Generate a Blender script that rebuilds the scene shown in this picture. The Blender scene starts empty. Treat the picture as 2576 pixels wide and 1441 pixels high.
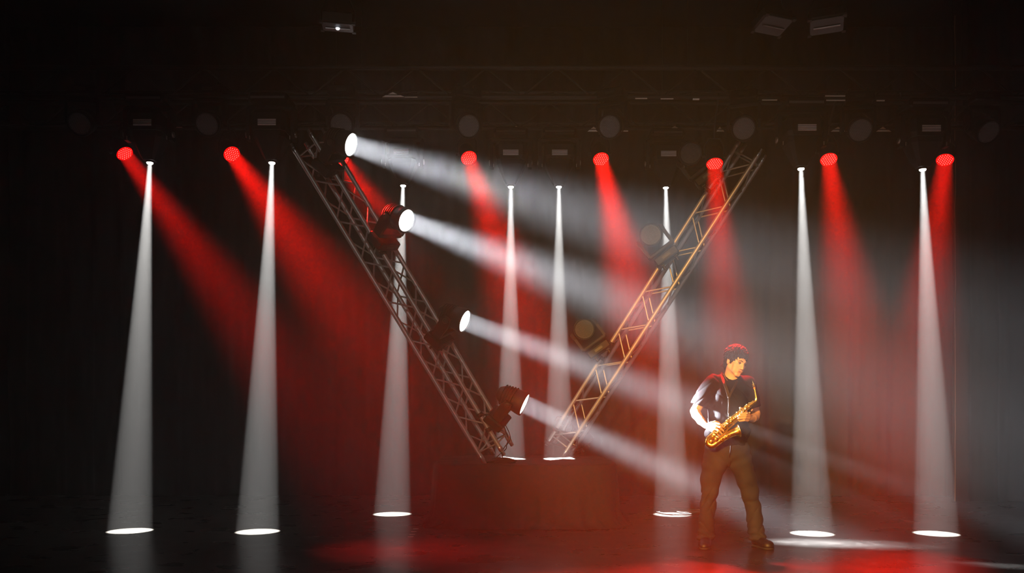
import bpy, bmesh, math, random
from mathutils import Vector, Matrix, Quaternion
random.seed(7)
SC = bpy.context.scene
C = SC.collection
# ------------------------------------------------------------------ camera
W, H, F, CX, HY, CH = 2576, 1441, 2000.0, 1288.0, 1049.0, 1.164
def P(px, py, D):
    "point seen at pixel (px, py) at depth D metres in front of the camera"
    return Vector(((px-CX)*D/F, D, CH+(HY-py)*D/F))
def G(px, py, z=0.0):
    "point seen at pixel (px, py) lying on the level z"
    return P(px, py, (CH-z)*F/(py-HY))
cam = bpy.data.cameras.new('camera'); co = bpy.data.objects.new('camera', cam); C.objects.link(co)
co.location = (0, 0, CH); co.rotation_euler = (math.pi/2, 0, 0)
cam.sensor_width = 36; cam.lens = F*36/W; cam.shift_y = (HY-H/2)/W; cam.shift_x = 0
cam.clip_start = .05; cam.clip_end = 60
SC.camera = co
# ------------------------------------------------------------------ world, exposure
wd = bpy.data.worlds.new('world'); SC.world = wd; wd.use_nodes = True
wd.node_tree.nodes['Background'].inputs[0].default_value = (0, 0, 0, 1)
wd.node_tree.nodes['Background'].inputs[1].default_value = 0
SC.view_settings.view_transform = 'Standard'; SC.view_settings.look = 'None'
SC.view_settings.exposure = 0; SC.view_settings.gamma = 1; SC.view_settings.use_curve_mapping = False
cy = SC.cycles
cy.use_denoising = True; cy.denoiser = 'OPENIMAGEDENOISE'
cy.max_bounces = 6; cy.diffuse_bounces = 3; cy.glossy_bounces = 4; cy.volume_bounces = 1; cy.transparent_max_bounces = 8
cy.caustics_reflective = False; cy.caustics_refractive = False
cy.sample_clamp_direct = 0; cy.sample_clamp_indirect = 3
# ------------------------------------------------------------------ stage lights
def spot(name, loc, tgt, watt, col, half, blend, rad):
    l = bpy.data.lights.new(name, 'SPOT'); l.energy = watt; l.color = col; l.spot_size = 2*math.radians(half)
    l.spot_blend = blend; l.shadow_soft_size = rad
    o = bpy.data.objects.new(name, l); C.objects.link(o)
    o.location = loc; o.rotation_euler = (Vector(tgt)-Vector(loc)).to_track_quat('-Z', 'Y').to_euler()
    return o
def disc(name, loc, tgt, watt, col, spread, dia):
    l = bpy.data.lights.new(name, 'AREA'); l.shape = 'DISK'; l.size = dia; l.energy = watt; l.color = col; l.spread = math.radians(spread)
    o = bpy.data.objects.new(name, l); C.objects.link(o)
    o.location = loc; o.rotation_euler = (Vector(tgt)-Vector(loc)).to_track_quat('-Z', 'Y').to_euler()
    return o
# profile spots: straight down, (lens pixel, pool pixel, level of the pool)
BEAMS = [((377,413),(327,1335),0), ((684,413),(648,1337),0), ((1014,470),(987,1293),0), ((1285,473),(1283,1156),.66),
         ((1406,473),(1406,1156),.66), ((1675,475),(1691,1294),0), ((2015,428),(2043,1342),0), ((2321,430),(2355,1342),0)]
W_BEAM = 52000
PROFILE = []
for (a, b, z) in BEAMS:
    g = G(b[0], b[1], z); p = P(a[0], a[1], g.y)
    PROFILE.append((p, g))
    spot('profile_beam', p+(p-g).normalized()*.25, g, W_BEAM, (1, .98, .92), 3.2, .22, .012)
# LED cans: (lens pixel, depth, aim pixel, aim level)
CANS = [((315,388),8.3,(1045,1386),.6), ((584,389),8.3,(1390,1508),.66), ((860,401),8.5,(1600,1460),.65), ((1180,399),8.5,(1560,1500),.85),
        ((1512,402),8.5,(1760,1470),1.15), ((1798,414),8.25,(1870,1420),.75), ((2085,403),8.3,(2230,1450),.75), ((2377,404),8.3,(2250,1410),.65)]
W_CAN = 30
CAN = []
for (a, D, b, s) in CANS:
    p = P(a[0], a[1], D); g = G(*b)
    CAN.append((p, g))
    disc('can_beam', p, g, W_CAN*s, (1, .006, .004), 18.5, .15)
# wash heads on the leaning truss: (lens pixel, depth, aim point)
WASHES = [((887,365),7.75,P(1960,690,6.6),7.3), ((1026,556),7.8,P(1900,885,6.0),6.2), ((1173,809),7.85,P(1762,1030,7.12),5.0), ((1323,1018),7.9,G(2080,1366),5.2)]
W_WASH = 38
WASH = []
for (a, D, t, h) in WASHES:
    p = P(a[0], a[1], D)
    WASH.append((p, t))
    disc('wash_beam', p, t, W_WASH*(1.0, .85, .9, 1.0)[len(WASH)-1], (.93, .96, 1), h*2.1, .185)
# warm front-of-house key lamp on the musician, and an added dim front fill that lifts the haze and fixtures
spot('front_key', (-5.0, -9.0, 4.4), P(1800, 985, 7.3), 32000, (1, .46, .075), 8.5, 1, .12)
spot('added_fill', (-1.0, -12.0, 3.6), (.4, 8.5, .3), 1700, (1, .92, .88), 17, 1, .3)
# ------------------------------------------------------------------ helpers
PI = math.pi
def mat(name, col, rough=.5, metal=0, emit=None, estr=0, bump=None, spec=.5, extra=None):
    m = bpy.data.materials.new(name); m.use_nodes = True; nt = m.node_tree; b = nt.nodes['Principled BSDF']
    b.inputs['Base Color'].default_value = (*col, 1); b.inputs['Roughness'].default_value = rough
    b.inputs['Metallic'].default_value = metal; b.inputs['Specular IOR Level'].default_value = spec
    tc = nt.nodes.new('ShaderNodeTexCoord')
    if emit:
        b.inputs['Emission Color'].default_value = (*emit, 1); b.inputs['Emission Strength'].default_value = estr
        m.cycles.emission_sampling = 'NONE'
    if bump:
        sc, st = bump[0], bump[1]
        n = nt.nodes.new('ShaderNodeTexNoise'); n.inputs['Scale'].default_value = sc; n.inputs['Detail'].default_value = 4
        nt.links.new(tc.outputs['Object'], n.inputs['Vector'])
        bp = nt.nodes.new('ShaderNodeBump'); bp.inputs['Strength'].default_value = st; bp.inputs['Distance'].default_value = bump[2] if len(bump) > 2 else .004
        nt.links.new(n.outputs['Fac'], bp.inputs['Height']); nt.links.new(bp.outputs[0], b.inputs['Normal'])
    if extra:                                     # (scale, colour a, colour b, stretch) mottled base colour
        sc, ca, cb, stch = extra
        mp = nt.nodes.new('ShaderNodeMapping'); mp.inputs['Scale'].default_value = stch
        n = nt.nodes.new('ShaderNodeTexNoise'); n.inputs['Scale'].default_value = sc; n.inputs['Detail'].default_value = 6
        r = nt.nodes.new('ShaderNodeValToRGB'); r.color_ramp.elements[0].position = .35; r.color_ramp.elements[1].position = .7
        r.color_ramp.elements[0].color = (*ca, 1); r.color_ramp.elements[1].color = (*cb, 1)
        nt.links.new(tc.outputs['Object'], mp.inputs['Vector']); nt.links.new(mp.outputs[0], n.inputs['Vector'])
        nt.links.new(n.outputs['Fac'], r.inputs[0]); nt.links.new(r.outputs[0], b.inputs['Base Color'])
    return m
M = dict(
 plastic = mat('black_plastic', (.007, .007, .008), .55, bump=(60, .15), spec=.2),
 blackmetal = mat('black_metal', (.012, .012, .012), .5, .2),
 alu = mat('aluminium', (.38, .37, .35), .48, .8, bump=(90, .12, .002)),
 glint_pale = mat('pale_glint', (.85, .82, .76), .5, 0),
 steel = mat('steel', (.4, .4, .4), .3, 1),
 vent = mat('vent_metal', (.80, .77, .78), .4, .2),
 cloth = mat('black_cloth', (.012, .011, .011), .85, bump=(120, .4, .003), spec=.2),
 curtain = mat('curtain_velour', (.03, .026, .024), .9, spec=.15, extra=(3, (.012, .011, .010), (.022, .018, .016), (1, 1, .15))),
 lens_white = mat('lit_white_lens', (.8, .8, .8), .3, emit=(1, .99, .97), estr=14),
 lens_red = mat('lit_red_lens', (.05, .001, .001), .3, emit=(1, .001, .001), estr=2.2),
 led_red = mat('lit_red_led', (.5, .05, .04), .3, emit=(1, .2, .15), estr=2.2),
 lens_off = mat('unlit_lens', (.10, .105, .115), .45, spec=.4),
 lens_shaded = mat('shaded_unlit_lens', (.035, .033, .032), .5, spec=.3), led_shaded = mat('shaded_unlit_led', (.07, .065, .06), .4),  # darker copies: dimmer light on the right truss lamps put into the colour
 led_off = mat('unlit_led', (.22, .23, .25), .3),
 rubber = mat('black_rubber', (.012, .012, .012), .6),
 white_tape = mat('white_tape', (.55, .52, .5), .6),
 wall = mat('black_paint', (.012, .011, .011), .8),
 gold_lit = mat('gold_lit_bracket', (.75, .5, .16), .4, .5),  # amber light on the lamp brackets, put into their colour
)
class MB:
    def __init__(s): s.v = []; s.f = []; s.sm = []
    def add(s, vs, fs, smooth=False):
        n = len(s.v); s.v += [tuple(v) for v in vs]; s.f += [tuple(i+n for i in f) for f in fs]; s.sm += [smooth]*len(fs); return s
    def box(s, c, d, R=None, taper=None):
        c = Vector(c); vs = []
        for z in (-1, 1):
            tx, ty = (taper if (taper and z < 0) else (1, 1))
            for x, y in ((-1,-1),(1,-1),(1,1),(-1,1)):
                v = Vector((x*d[0]/2*tx, y*d[1]/2*ty, z*d[2]/2))
                vs.append(c + (R @ v if R else v))
        return s.add(vs, [(3,2,1,0),(4,5,6,7),(0,1,5,4),(1,2,6,5),(2,3,7,6),(3,0,4,7)])
    def rbox(s, c, d, R=None, b=.012, taper=None):
        "box with chamfered edges along its z axis"
        c = Vector(c); vs = []; X, Y = d[0]/2, d[1]/2
        prof = [(-1, .9), (-1+2*b/max(d[2], 1e-4), 1), (1-2*b/max(d[2], 1e-4), 1), (1, .9)]
        for z, k in prof:
            tt = taper if taper else (1, 1); u = (1-z)/2; tx = 1+(tt[0]-1)*u; ty = 1+(tt[1]-1)*u
            for x, y in ((-X+b,-Y),(X-b,-Y),(X,-Y+b),(X,Y-b),(X-b,Y),(-X+b,Y),(-X,Y-b),(-X,-Y+b)):
                v = Vector((x*k*tx, y*k*ty, z*d[2]/2)); vs.append(c + (R @ v if R else v))
        fs = [tuple(range(7, -1, -1)), tuple(range(24, 32))]
        for r in range(3):
            for i in range(8): fs.append((r*8+i, r*8+(i+1) % 8, r*8+8+(i+1) % 8, r*8+8+i))
        return s.add(vs, fs)
    def tube(s, pts, rad, n=10, caps=True, smooth=True):
        pts = [Vector(p) for p in pts]; k = len(pts)
        rad = [rad]*k if isinstance(rad, (int, float)) else list(rad)
        vs = []; t0 = (pts[1]-pts[0]).normalized()
        a = t0.orthogonal().normalized()
        for i, p in enumerate(pts):
            t = ((pts[min(i+1, k-1)]-p).normalized() + (p-pts[max(i-1, 0)]).normalized())
            t = t.normalized() if t.length > 1e-6 else t0
            a = (a - t*a.dot(t)); a = a.normalized() if a.length > 1e-6 else t.orthogonal().normalized()
            b = t.cross(a)
            for j in range(n):
                w = 2*PI*j/n; vs.append(p + (a*math.cos(w)+b*math.sin(w))*rad[i])
        fs = [(i*n+j, i*n+(j+1) % n, (i+1)*n+(j+1) % n, (i+1)*n+j) for i in range(k-1) for j in range(n)]
        s.add(vs, fs, smooth)
        if caps:
            s.add(vs[:n], [tuple(range(n-1, -1, -1))]); s.add(vs[-n:], [tuple(range(n))])
        return s
    def lathe(s, o, axis, prof, n=28, smooth=True, cap0=True, cap1=True):
        "prof: (distance along the axis, radius)"
        o = Vector(o); ax = Vector(axis).normalized(); a = ax.orthogonal().normalized(); b = ax.cross(a); vs = []
        for h, r in prof:
            for j in range(n):
                w = 2*PI*j/n; vs.append(o+ax*h+(a*math.cos(w)+b*math.sin(w))*r)
        k = len(prof)
        s.add(vs, [(i*n+j, i*n+(j+1) % n, (i+1)*n+(j+1) % n, (i+1)*n+j) for i in range(k-1) for j in range(n)], smooth)
        if cap0: s.add(vs[:n], [tuple(range(n-1, -1, -1))])
        if cap1: s.add(vs[-n:], [tuple(range(n))])
        return s
    def prism(s, poly, o, ax, ay, az, th):
        "flat outline poly in (ax, ay) extruded th along az, centred"
        o, ax, ay, az = map(Vector, (o, ax, ay, az)); n = len(poly)
        vs = [o+ax*x+ay*y-az*th/2 for x, y in poly]+[o+ax*x+ay*y+az*th/2 for x, y in poly]
        return s.add(vs, [tuple(range(n-1, -1, -1)), tuple(range(n, 2*n))]+[(i, (i+1) % n, n+(i+1) % n, n+i) for i in range(n)])
    def mesh(s, name, m):
        me = bpy.data.meshes.new(name); me.from_pydata(s.v, [], s.f); me.materials.append(m)
        me.polygons.foreach_set('use_smooth', s.sm); 
        bm = bmesh.new(); bm.from_mesh(me); bmesh.ops.remove_doubles(bm, verts=bm.verts, dist=1e-6) if not any(s.sm) else None
        bmesh.ops.recalc_face_normals(bm, faces=bm.faces); bm.to_mesh(me); bm.free()
        return me
    def obj(s, name, m, parent=None, off=None):
        "vertices are given in world space; off (the parent's place) is taken out"
        if off is not None: s.v = [tuple(Vector(v)-Vector(off)) for v in s.v]
        o = bpy.data.objects.new(name, s.mesh(name, m)); C.objects.link(o)
        if parent: o.parent = parent
        return o
def tag(o, label=None, cat=None, group=None, kind=None):
    if label: o['label'] = label
    if cat: o['category'] = cat
    if group: o['group'] = group
    if kind: o['kind'] = kind
    return o
def thing(name, loc, label, cat, group=None):
    o = bpy.data.objects.new(name, None); C.objects.link(o); o.location = loc; o.empty_display_size = .05
    return tag(o, label, cat, group)
def noise1(x, seed=0):
    return math.sin(x*1.7+seed)*.5+math.sin(x*3.1+seed*2.3)*.3+math.sin(x*5.3+seed*.7)*.2

# ------------------------------------------------------------------ the room
def slab(name, x0, x1, y0, y1, z0, z1, m):
    return tag(MB().box(((x0+x1)/2, (y0+y1)/2, (z0+z1)/2), (x1-x0, y1-y0, z1-z0)).obj(name, m), kind='structure')
fm = bpy.data.materials.new('stage_vinyl'); fm.use_nodes = True; nt = fm.node_tree; b = nt.nodes['Principled BSDF']
tc = nt.nodes.new('ShaderNodeTexCoord')
def nz(scale, detail, stretch=(1, 1, 1), rot=0):
    mp = nt.nodes.new('ShaderNodeMapping'); mp.inputs['Scale'].default_value = stretch; mp.inputs['Rotation'].default_value = (0, 0, rot)
    n = nt.nodes.new('ShaderNodeTexNoise'); n.inputs['Scale'].default_value = scale; n.inputs['Detail'].default_value = detail
    nt.links.new(tc.outputs['Object'], mp.inputs[0]); nt.links.new(mp.outputs[0], n.inputs['Vector']); return n.outputs['Fac']
def ramp(s, a, b_, ca, cb):
    r = nt.nodes.new('ShaderNodeValToRGB'); r.color_ramp.elements[0].position = a; r.color_ramp.elements[1].position = b_
    r.color_ramp.elements[0].color = (*ca, 1); r.color_ramp.elements[1].color = (*cb, 1); nt.links.new(s, r.inputs[0]); return r.outputs[0]
def mix(a, b_, mode='MULTIPLY', fac=1):
    m_ = nt.nodes.new('ShaderNodeMix'); m_.data_type = 'RGBA'; m_.blend_type = mode; m_.inputs[0].default_value = fac
    nt.links.new(a, m_.inputs[6]); nt.links.new(b_, m_.inputs[7]); return m_.outputs[2]
base = ramp(nz(2.2, 8, (1, 1.6, 1)), .3, .75, (.018, .017, .016), (.030, .028, .026))
scuf = ramp(nz(6, 10, (.6, 1, 1), .3), .50, .78, (0, 0, 0), (.030, .028, .026))
scuf2 = ramp(nz(9, 10, (1, .7, 1), -.5), .54, .8, (0, 0, 0), (.025, .023, .021))
nt.links.new(mix(mix(base, scuf, 'ADD'), scuf2, 'ADD'), b.inputs['Base Color'])
nt.links.new(ramp(nz(3, 4, (.8, 1, 1)), .3, .8, (.26, .26, .26), (.33, .33, .33)), b.inputs['Roughness'])
bp = nt.nodes.new('ShaderNodeBump'); bp.inputs['Strength'].default_value = .05; bp.inputs['Distance'].default_value = .01
nt.links.new(nz(2.5, 3, (.9, 1, 1)), bp.inputs['Height']); nt.links.new(bp.outputs[0], b.inputs['Normal'])
slab('floor', -7.6, 7.8, 2.2, 12.6, -.12, 0, fm)
slab('wall_back', -7.6, 7.8, 12.3, 12.5, 0, 7.2, M['wall'])
slab('wall_left', -7.8, -7.6, 2.2, 12.5, 0, 7.2, M['wall'])
slab('wall_right', 7.8, 8.0, 2.2, 12.5, 0, 7.2, M['wall'])
slab('ceiling', -7.8, 8.0, 2.2, 12.5, 7.2, 7.35, M['wall'])

def curtain(name, x0, x1, y, z0, z1, n, amp, per, seed, label):
    vs = []; fs = []; nz_ = 14
    for k in range(nz_+1):
        z = z0+(z1-z0)*k/nz_
        for i in range(n+1):
            x = x0+(x1-x0)*i/n; u = x/per*2*PI
            w = math.sin(u+.9*noise1(x*.8, seed)) + .35*math.sin(2.3*u+seed)
            w += .25*noise1(x*2+z*.35, seed+3)
            a = amp*(1.15-.45*z/z1)
            vs.append((x+.02*noise1(z*1.1+x, seed), y+w*a, z))
    for k in range(nz_):
        for i in range(n):
            q = k*(n+1)+i; fs.append((q, q+1, q+n+2, q+n+1))
    nv = len(vs); back = [(x, yy+.012, z) for x, yy, z in vs]; bf = [tuple(reversed([q+nv for q in f])) for f in fs]
    rim = [(i, i+nv, i+nv+1, i+1) for i in range(n)] + [((n+1)*k, (n+1)*(k+1), (n+1)*(k+1)+nv, (n+1)*k+nv) for k in range(nz_)] + \
          [((n+1)*k+n, (n+1)*k+n+nv, (n+1)*(k+1)+n+nv, (n+1)*(k+1)+n) for k in range(nz_)]
    mb = MB(); mb.add(vs+back, fs+bf+rim, True)
    return tag(mb.obj(name, M['curtain']), label, 'curtain')
curtain('stage_curtain', -7.4, 6.75, 11.7, .01, 6.9, 620, .055, .46, 1, 'wide black velour curtain hanging in soft folds across the back of the stage')
sc2 = curtain('stage_curtain', 6.02, 7.7, 10.85, .01, 6.9, 110, .05, .42, 5, 'narrow black side curtain with a pale lit edge, overlapping the back curtain at the right')
ed = MB(); ed.tube([(6.02+.006*noise1(z*2.5, 2), 10.80+.01*noise1(z*3, 1), z) for z in [i*.2+.02 for i in range(34)]], .0045, 6)
ed.obj('lit_edge', mat('lit_edge_colour', (.30, .2, .13), .7), sc2)  # light caught by the curtain edge, put in as a pale cord

# ------------------------------------------------------------------ riser under its black cloth
RZ = .66; RX0, RX1, RY0, RY1 = -.86, 1.15, 8.34, 10.35
ri = thing('stage_riser', ((RX0+RX1)/2, (RY0+RY1)/2, 0), 'low black stage riser under the wrinkled cloth, carrying both leaning trusses', 'riser')
o_ = ri.location
MB().box(((RX0+RX1)/2, (RY0+RY1)/2, RZ-.075), (RX1-RX0-.34, RY1-RY0-.34, .09)).obj('deck', M['wall'], ri, o_)
for x in (RX0+.22, RX1-.22):
    for y in (RY0+.22, RY1-.22): MB().box((x, y, (RZ-.12)/2), (.06, .06, RZ-.12)).obj('leg', M['blackmetal'], ri, o_)
def cloth():
    vs = []; fs = []; n = 260; cx, cy_ = (RX0+RX1)/2, (RY0+RY1)/2; hx, hy = (RX1-RX0)/2, (RY1-RY0)/2
    def per(t, grow):
        c, s_ = math.cos(t), math.sin(t); e = 5.0
        r = (abs(c)**e+abs(s_)**e)**(-1/e)
        return cx+(hx+grow)*c*r, cy_+(hy+grow)*s_*r
    top = [0, .15, .3, .45, .6, .72, .84, .93, .98]
    down = [(0, RZ), (.012, RZ-.02), (.016, RZ-.08), (.02, RZ-.18), (.025, RZ-.3), (.03, RZ-.42), (.04, RZ-.52), (.055, RZ-.59), (.085, .035), (.12, .012), (.15, .006)]
    rows = []
    for f in top[1:]:
        row = []
        for i in range(n):
            x, y = per(2*PI*i/n, 0); x = cx+(x-cx)*f; y = cy_+(y-cy_)*f
            w = .008*noise1(x*5+y*2, 1)+.006*noise1(y*9-x*3, 4)+.016*math.exp(-((x-.45)**2/.5+(y-9.9)**2/.1))
            w += .022*max(0, noise1(x*9+y*7, 2))*math.exp(-((y-9.45)/.4)**2)
            row.append((x, y, RZ+.006+max(w, -.004)))
        rows.append(row)
    for k, (g, z) in enumerate(down):
        row = []
        for i in range(n):
            t = 2*PI*i/n; d = (RZ-z)/RZ
            fold = d*(.022*noise1(t*14+.6*d, 3)+.014*noise1(t*31-1.2*d, 6))
            if z < .1: fold += .02*noise1(t*22, 9)
            x, y = per(t, g+fold+.01*d)
            row.append((x, y, z+(.012*abs(noise1(t*25, k)) if .01 < z < .1 else 0)+.004*noise1(t*20, 2)*(k < 2)))
        rows.append(row)
    vs = [(cx, cy_, RZ+.006)]
    for r in rows: vs += r
    for i in range(n): fs.append((0, 1+i, 1+(i+1) % n))
    for k in range(len(rows)-1):
        for i in range(n):
            a = 1+k*n+i; b2 = 1+k*n+(i+1) % n; fs.append((a, a+n, b2+n, b2))
    return MB().add(vs, fs, True)
tag(cloth().obj('black_cloth', M['cloth']), 'wrinkled black cloth draped over the riser down to the floor', 'cloth')
def lump(name, c, r, seed, label, cat):
    vs = []; n, k = 36, 14
    for a in range(k+1):
        th = PI/2*a/k
        for j in range(n):
            w = 2*PI*j/n; q = 1+.22*noise1(w*2+th*3, seed)+.1*noise1(w*6, seed+1)
            vs.append((c[0]+r[0]*math.sin(th)*math.cos(w)*q, c[1]+r[1]*math.sin(th)*math.sin(w)*q, c[2]+r[2]*math.cos(th)*(1+.15*noise1(w*3, seed+2)*math.sin(th*2))))
    fs = [(i*n+j, (i+1)*n+j, (i+1)*n+(j+1) % n, i*n+(j+1) % n) for i in range(k) for j in range(n)]
    return tag(MB().add(vs, fs+[tuple(range(k*n, k*n+n))], True).obj(name, M['cloth']), label, cat)
lump('cloth_bundle', (G(1262, 1160, RZ).x, 8.62, RZ+.008), (.16, .10, .06), 2, 'crumpled heap of black cloth on the riser at the foot of the left truss', 'cloth')
lump('cloth_bundle', (G(1108, 1318).x, 8.42, 0.0), (.17, .10, .09), 5, 'rolled bundle of black cloth on the floor at the front left corner of the riser', 'cloth')

# ------------------------------------------------------------------ the two leaning trusses
def truss(name, bot, top, phi, label, nseg, s=.26):
    bot, top = Vector(bot), Vector(top); ax = (top-bot).normalized(); Ln = (top-bot).length
    side = Vector((1, 0, 0)); side = (side-ax*side.dot(ax)).normalized(); dep = ax.cross(side).normalized()
    if dep.y < 0: dep = -dep
    u = side*math.cos(phi)+dep*math.sin(phi); v = dep*math.cos(phi)-side*math.sin(phi)
    t = thing(name, bot, label, 'truss')
    # bot/top are the ends of the first chord; the others stand off by u (across) and v (into the depth)
    offs = [Vector((0, 0, 0)), u*s, v*s, u*s+v*s]
    for o in offs:
        a = bot+o; c = MB().tube([a, a+ax*Ln], .025, 14).obj('chord', M['alu'], t, bot)
        for e, d in ((a, 1), (a+ax*Ln, -1)):
            MB().lathe(e-ax*d*.045, ax*d, [(0, .019), (.008, .0215), (.045, .0215), (.055, .027), (.10, .027), (.105, .025)], 14).obj('coupler', M['steel'], c, bot)
    ch = {}
    for f, (i, j) in enumerate(((0, 1), (2, 3), (0, 2), (1, 3))):
        a, b2 = bot+offs[i], bot+offs[j]; h = Ln-.22; st = h/nseg
        for k in range(nseg):
            z0, z1 = .11+k*st, .11+(k+1)*st
            p, q = (a+ax*z0, b2+ax*(z1-.02)) if (k+f//2) % 2 == 0 else (b2+ax*z0, a+ax*(z1-.02))
            MB().tube([p, q], .0095, 8).obj('brace', M['alu'], t, bot)
        for z in (.10, Ln-.10): MB().tube([a+ax*z, b2+ax*z], .0095, 8).obj('brace', M['alu'], t, bot)
    return t, ax, u, v, Ln
TL = truss('leaning_truss', P(1215, 1158, 8.55), P(738, 372, 8.0), -.40, 'grey lattice truss leaning to the left, with four lit white lamps on it', 15)
TR = truss('leaning_truss', P(1378, 1112, 9.8), P(1859, 356, 8.6), -.54, 'golden-lit lattice truss leaning to the right above the musician', 15)

# ------------------------------------------------------------------ lamps
def basis(d, up):
    d = Vector(d).normalized(); x = d.cross(Vector(up)); x = x.normalized() if x.length > 1e-3 else d.orthogonal().normalized()
    return d, x, x.cross(d).normalized()
def wash_head(p, d, u, lit, label, group, drop=0, hang=None):
    "moving head: p centre of the lens, d where it points, u from its base towards its head"
    d, u = Vector(d).normalized(), Vector(u).normalized()
    ux = (u-d*u.dot(d)); side = d.cross(u); side = side.normalized() if side.length > .05 else d.orthogonal().normalized()
    piv = p-d*.13; base = piv-u*.30
    t = thing('wash_lamp', base, label, 'stage lamp', group)
    h = MB().lathe(p-d*.30, d, [(0, .035), (.01, .06), (.05, .085), (.10, .098), (.19, .112), (.255, .124), (.30, .126), (.305, .121), (.305, .110), (.296, .108)], 36, cap1=False).obj('head', M['plastic'], t, base)
    for k in range(5):
        MB().lathe(p-d*(.24-.028*k), d, [(0, .098+.004*k), (.003, .108+.004*k), (.008, .108+.004*k), (.011, .098+.004*k)], 30, cap0=False, cap1=False).obj('cooling_fin', M['plastic'], h, base)
    MB().lathe(p-d*.012, d, [(0, .106), (.006, .106)], 36).obj('lens', M['lens_white'] if lit else M['lens_off' if hang is not None else 'lens_shaded'], t, base)
    if not lit:
        dd, ax, ay = basis(d, u); mb = MB()
        for i in range(-6, 7):
            for j in range(-6, 7):
                x = (i+.5*(j % 2))*.0165; y = j*.0143
                if x*x+y*y < .097**2:
                    c = p-d*.006+ax*x+ay*y; mb.lathe(c, d, [(0, .0055), (.003, .0045), (.0045, .001)], 6, cap0=False)
        tag(mb.obj('led_cells', M['led_off' if hang is not None else 'led_shaded'], t, base), kind='stuff')
    # yoke: cross bar and two arms
    fwd = side.cross(u).normalized(); R = Matrix((side, fwd, u)).transposed()
    y = MB().rbox(piv-u*.205, (.33, .10, .045), R)
    for s in (-1, 1):
        y.prism([(-.05, -.2), (.05, -.2), (.058, -.05), (.035, .035), (-.035, .035), (-.058, -.05)], piv+side*s*.152, fwd, u, side, .03)
    y.obj('yoke', M['plastic'], t, base)
    for s in (-1, 1):
        MB().lathe(piv+side*s*.16, side*s, [(0, .03), (.012, .03), (.016, .022)], 18).obj('tilt_knob', M['blackmetal'], t, base)
    MB().rbox(base, (.28, .21, .095), R).obj('base', M['plastic'], t, base)
    MB().box(base+fwd*-.107, (.10, .004, .03), R).obj('display', M['blackmetal'], t, base)
    for s in (-1, 1):
        q = base-u*.05+side*s*.085
        MB().box(q, (.035, .10, .02), R).obj('bracket', M['gold_lit' if lit else 'blackmetal'], t, base)
        if hang is not None:                      # hook clamp up to the bar
            MB().tube([q, q-u*(hang-.04)], .008, 8).obj('clamp', M['blackmetal'], t, base)
            tt = side; MB().tube([q-u*hang+(u*math.cos(w)+fwd*math.sin(w))*.032 for w in [PI*1.7*i/12-.3 for i in range(13)]], .010, 8).obj('hook', M['blackmetal'], t, base)
        else:
            q2 = q-u*.055
            MB().tube([q, q2], .012, 8).obj('clamp', M['blackmetal'], t, base)
    return t
def ring_clamp(c, ax, r, parent=None, off=None):
    return MB().lathe(c-ax*.022, ax, [(0, r), (0, r+.012), (.044, r+.012), (.044, r)], 18, cap0=False, cap1=False)
LW = ['first white-lit moving lamp, highest on the left truss', 'second white-lit moving lamp down the left truss, with red light on its shell',
      'third white-lit moving lamp, half way down the left truss', 'lowest white-lit moving lamp, close above the riser on the left truss']
bot, top = P(1215, 1158, 8.55), P(738, 372, 8.0)
axL, uL, vL = TL[1], TL[2], TL[3]
for i, (p, t) in enumerate(WASH):
    d = (t-p).normalized()
    # turn so that the base sits on the inner chord of the truss
    uu = (uL*.86+axL*.35-vL*.05).normalized()
    r = wash_head(p-d*.015, d, uu, True, LW[i], 'lit lamps on the left truss')
    base = Vector(r.location)
    k = (base-bot).dot(axL); 
    for dz in (-.09, .09):
        c = bot+uL*.26+axL*(k+dz); dd = base-uu*.10+axL*dz
        MB().tube([dd+uu*.05, c], .011, 8).obj('clamp_arm', M['blackmetal'], r, base)
        ring_clamp(c, axL, .026).obj('pipe_clamp', M['blackmetal'], r, base)
LU = ['unlit moving lamp high on the right truss, above the red-lit clamps', 'unlit moving lamp on the right truss, in front of a thin white beam',
      'unlit moving lamp low on the right truss, its round lens facing the audience', 'unlit moving lamp at the foot of the right truss, lost in the white beam']
axR, uR, vR = TR[1], TR[2], TR[3]; botR = P(1378, 1112, 9.8)
for i, (px, py, D) in enumerate([(1737, 385, 8.45), (1637, 590, 8.7), (1470, 828, 9.1), (1408, 1070, 10.15)]):
    p = P(px, py, D); d = Vector((-.25+.1*i, -1, -.12) if i < 3 else (-1, -.5, -.2)).normalized()
    uu = (-uR*.88+axR*.32-vR*.1).normalized()
    r = wash_head(p, d, uu, False, LU[i], 'unlit lamps on the right truss')
    base = Vector(r.location); k = (base-botR).dot(axR)
    for dz in (-.10, .10):
        c = botR+axR*(k+dz)
        MB().tube([base-uu*.06+axR*dz, c], .011, 8).obj('clamp_arm', M['blackmetal'], r, base)
        ring_clamp(c, axR, .026).obj('pipe_clamp', M['blackmetal'], r, base)

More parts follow.
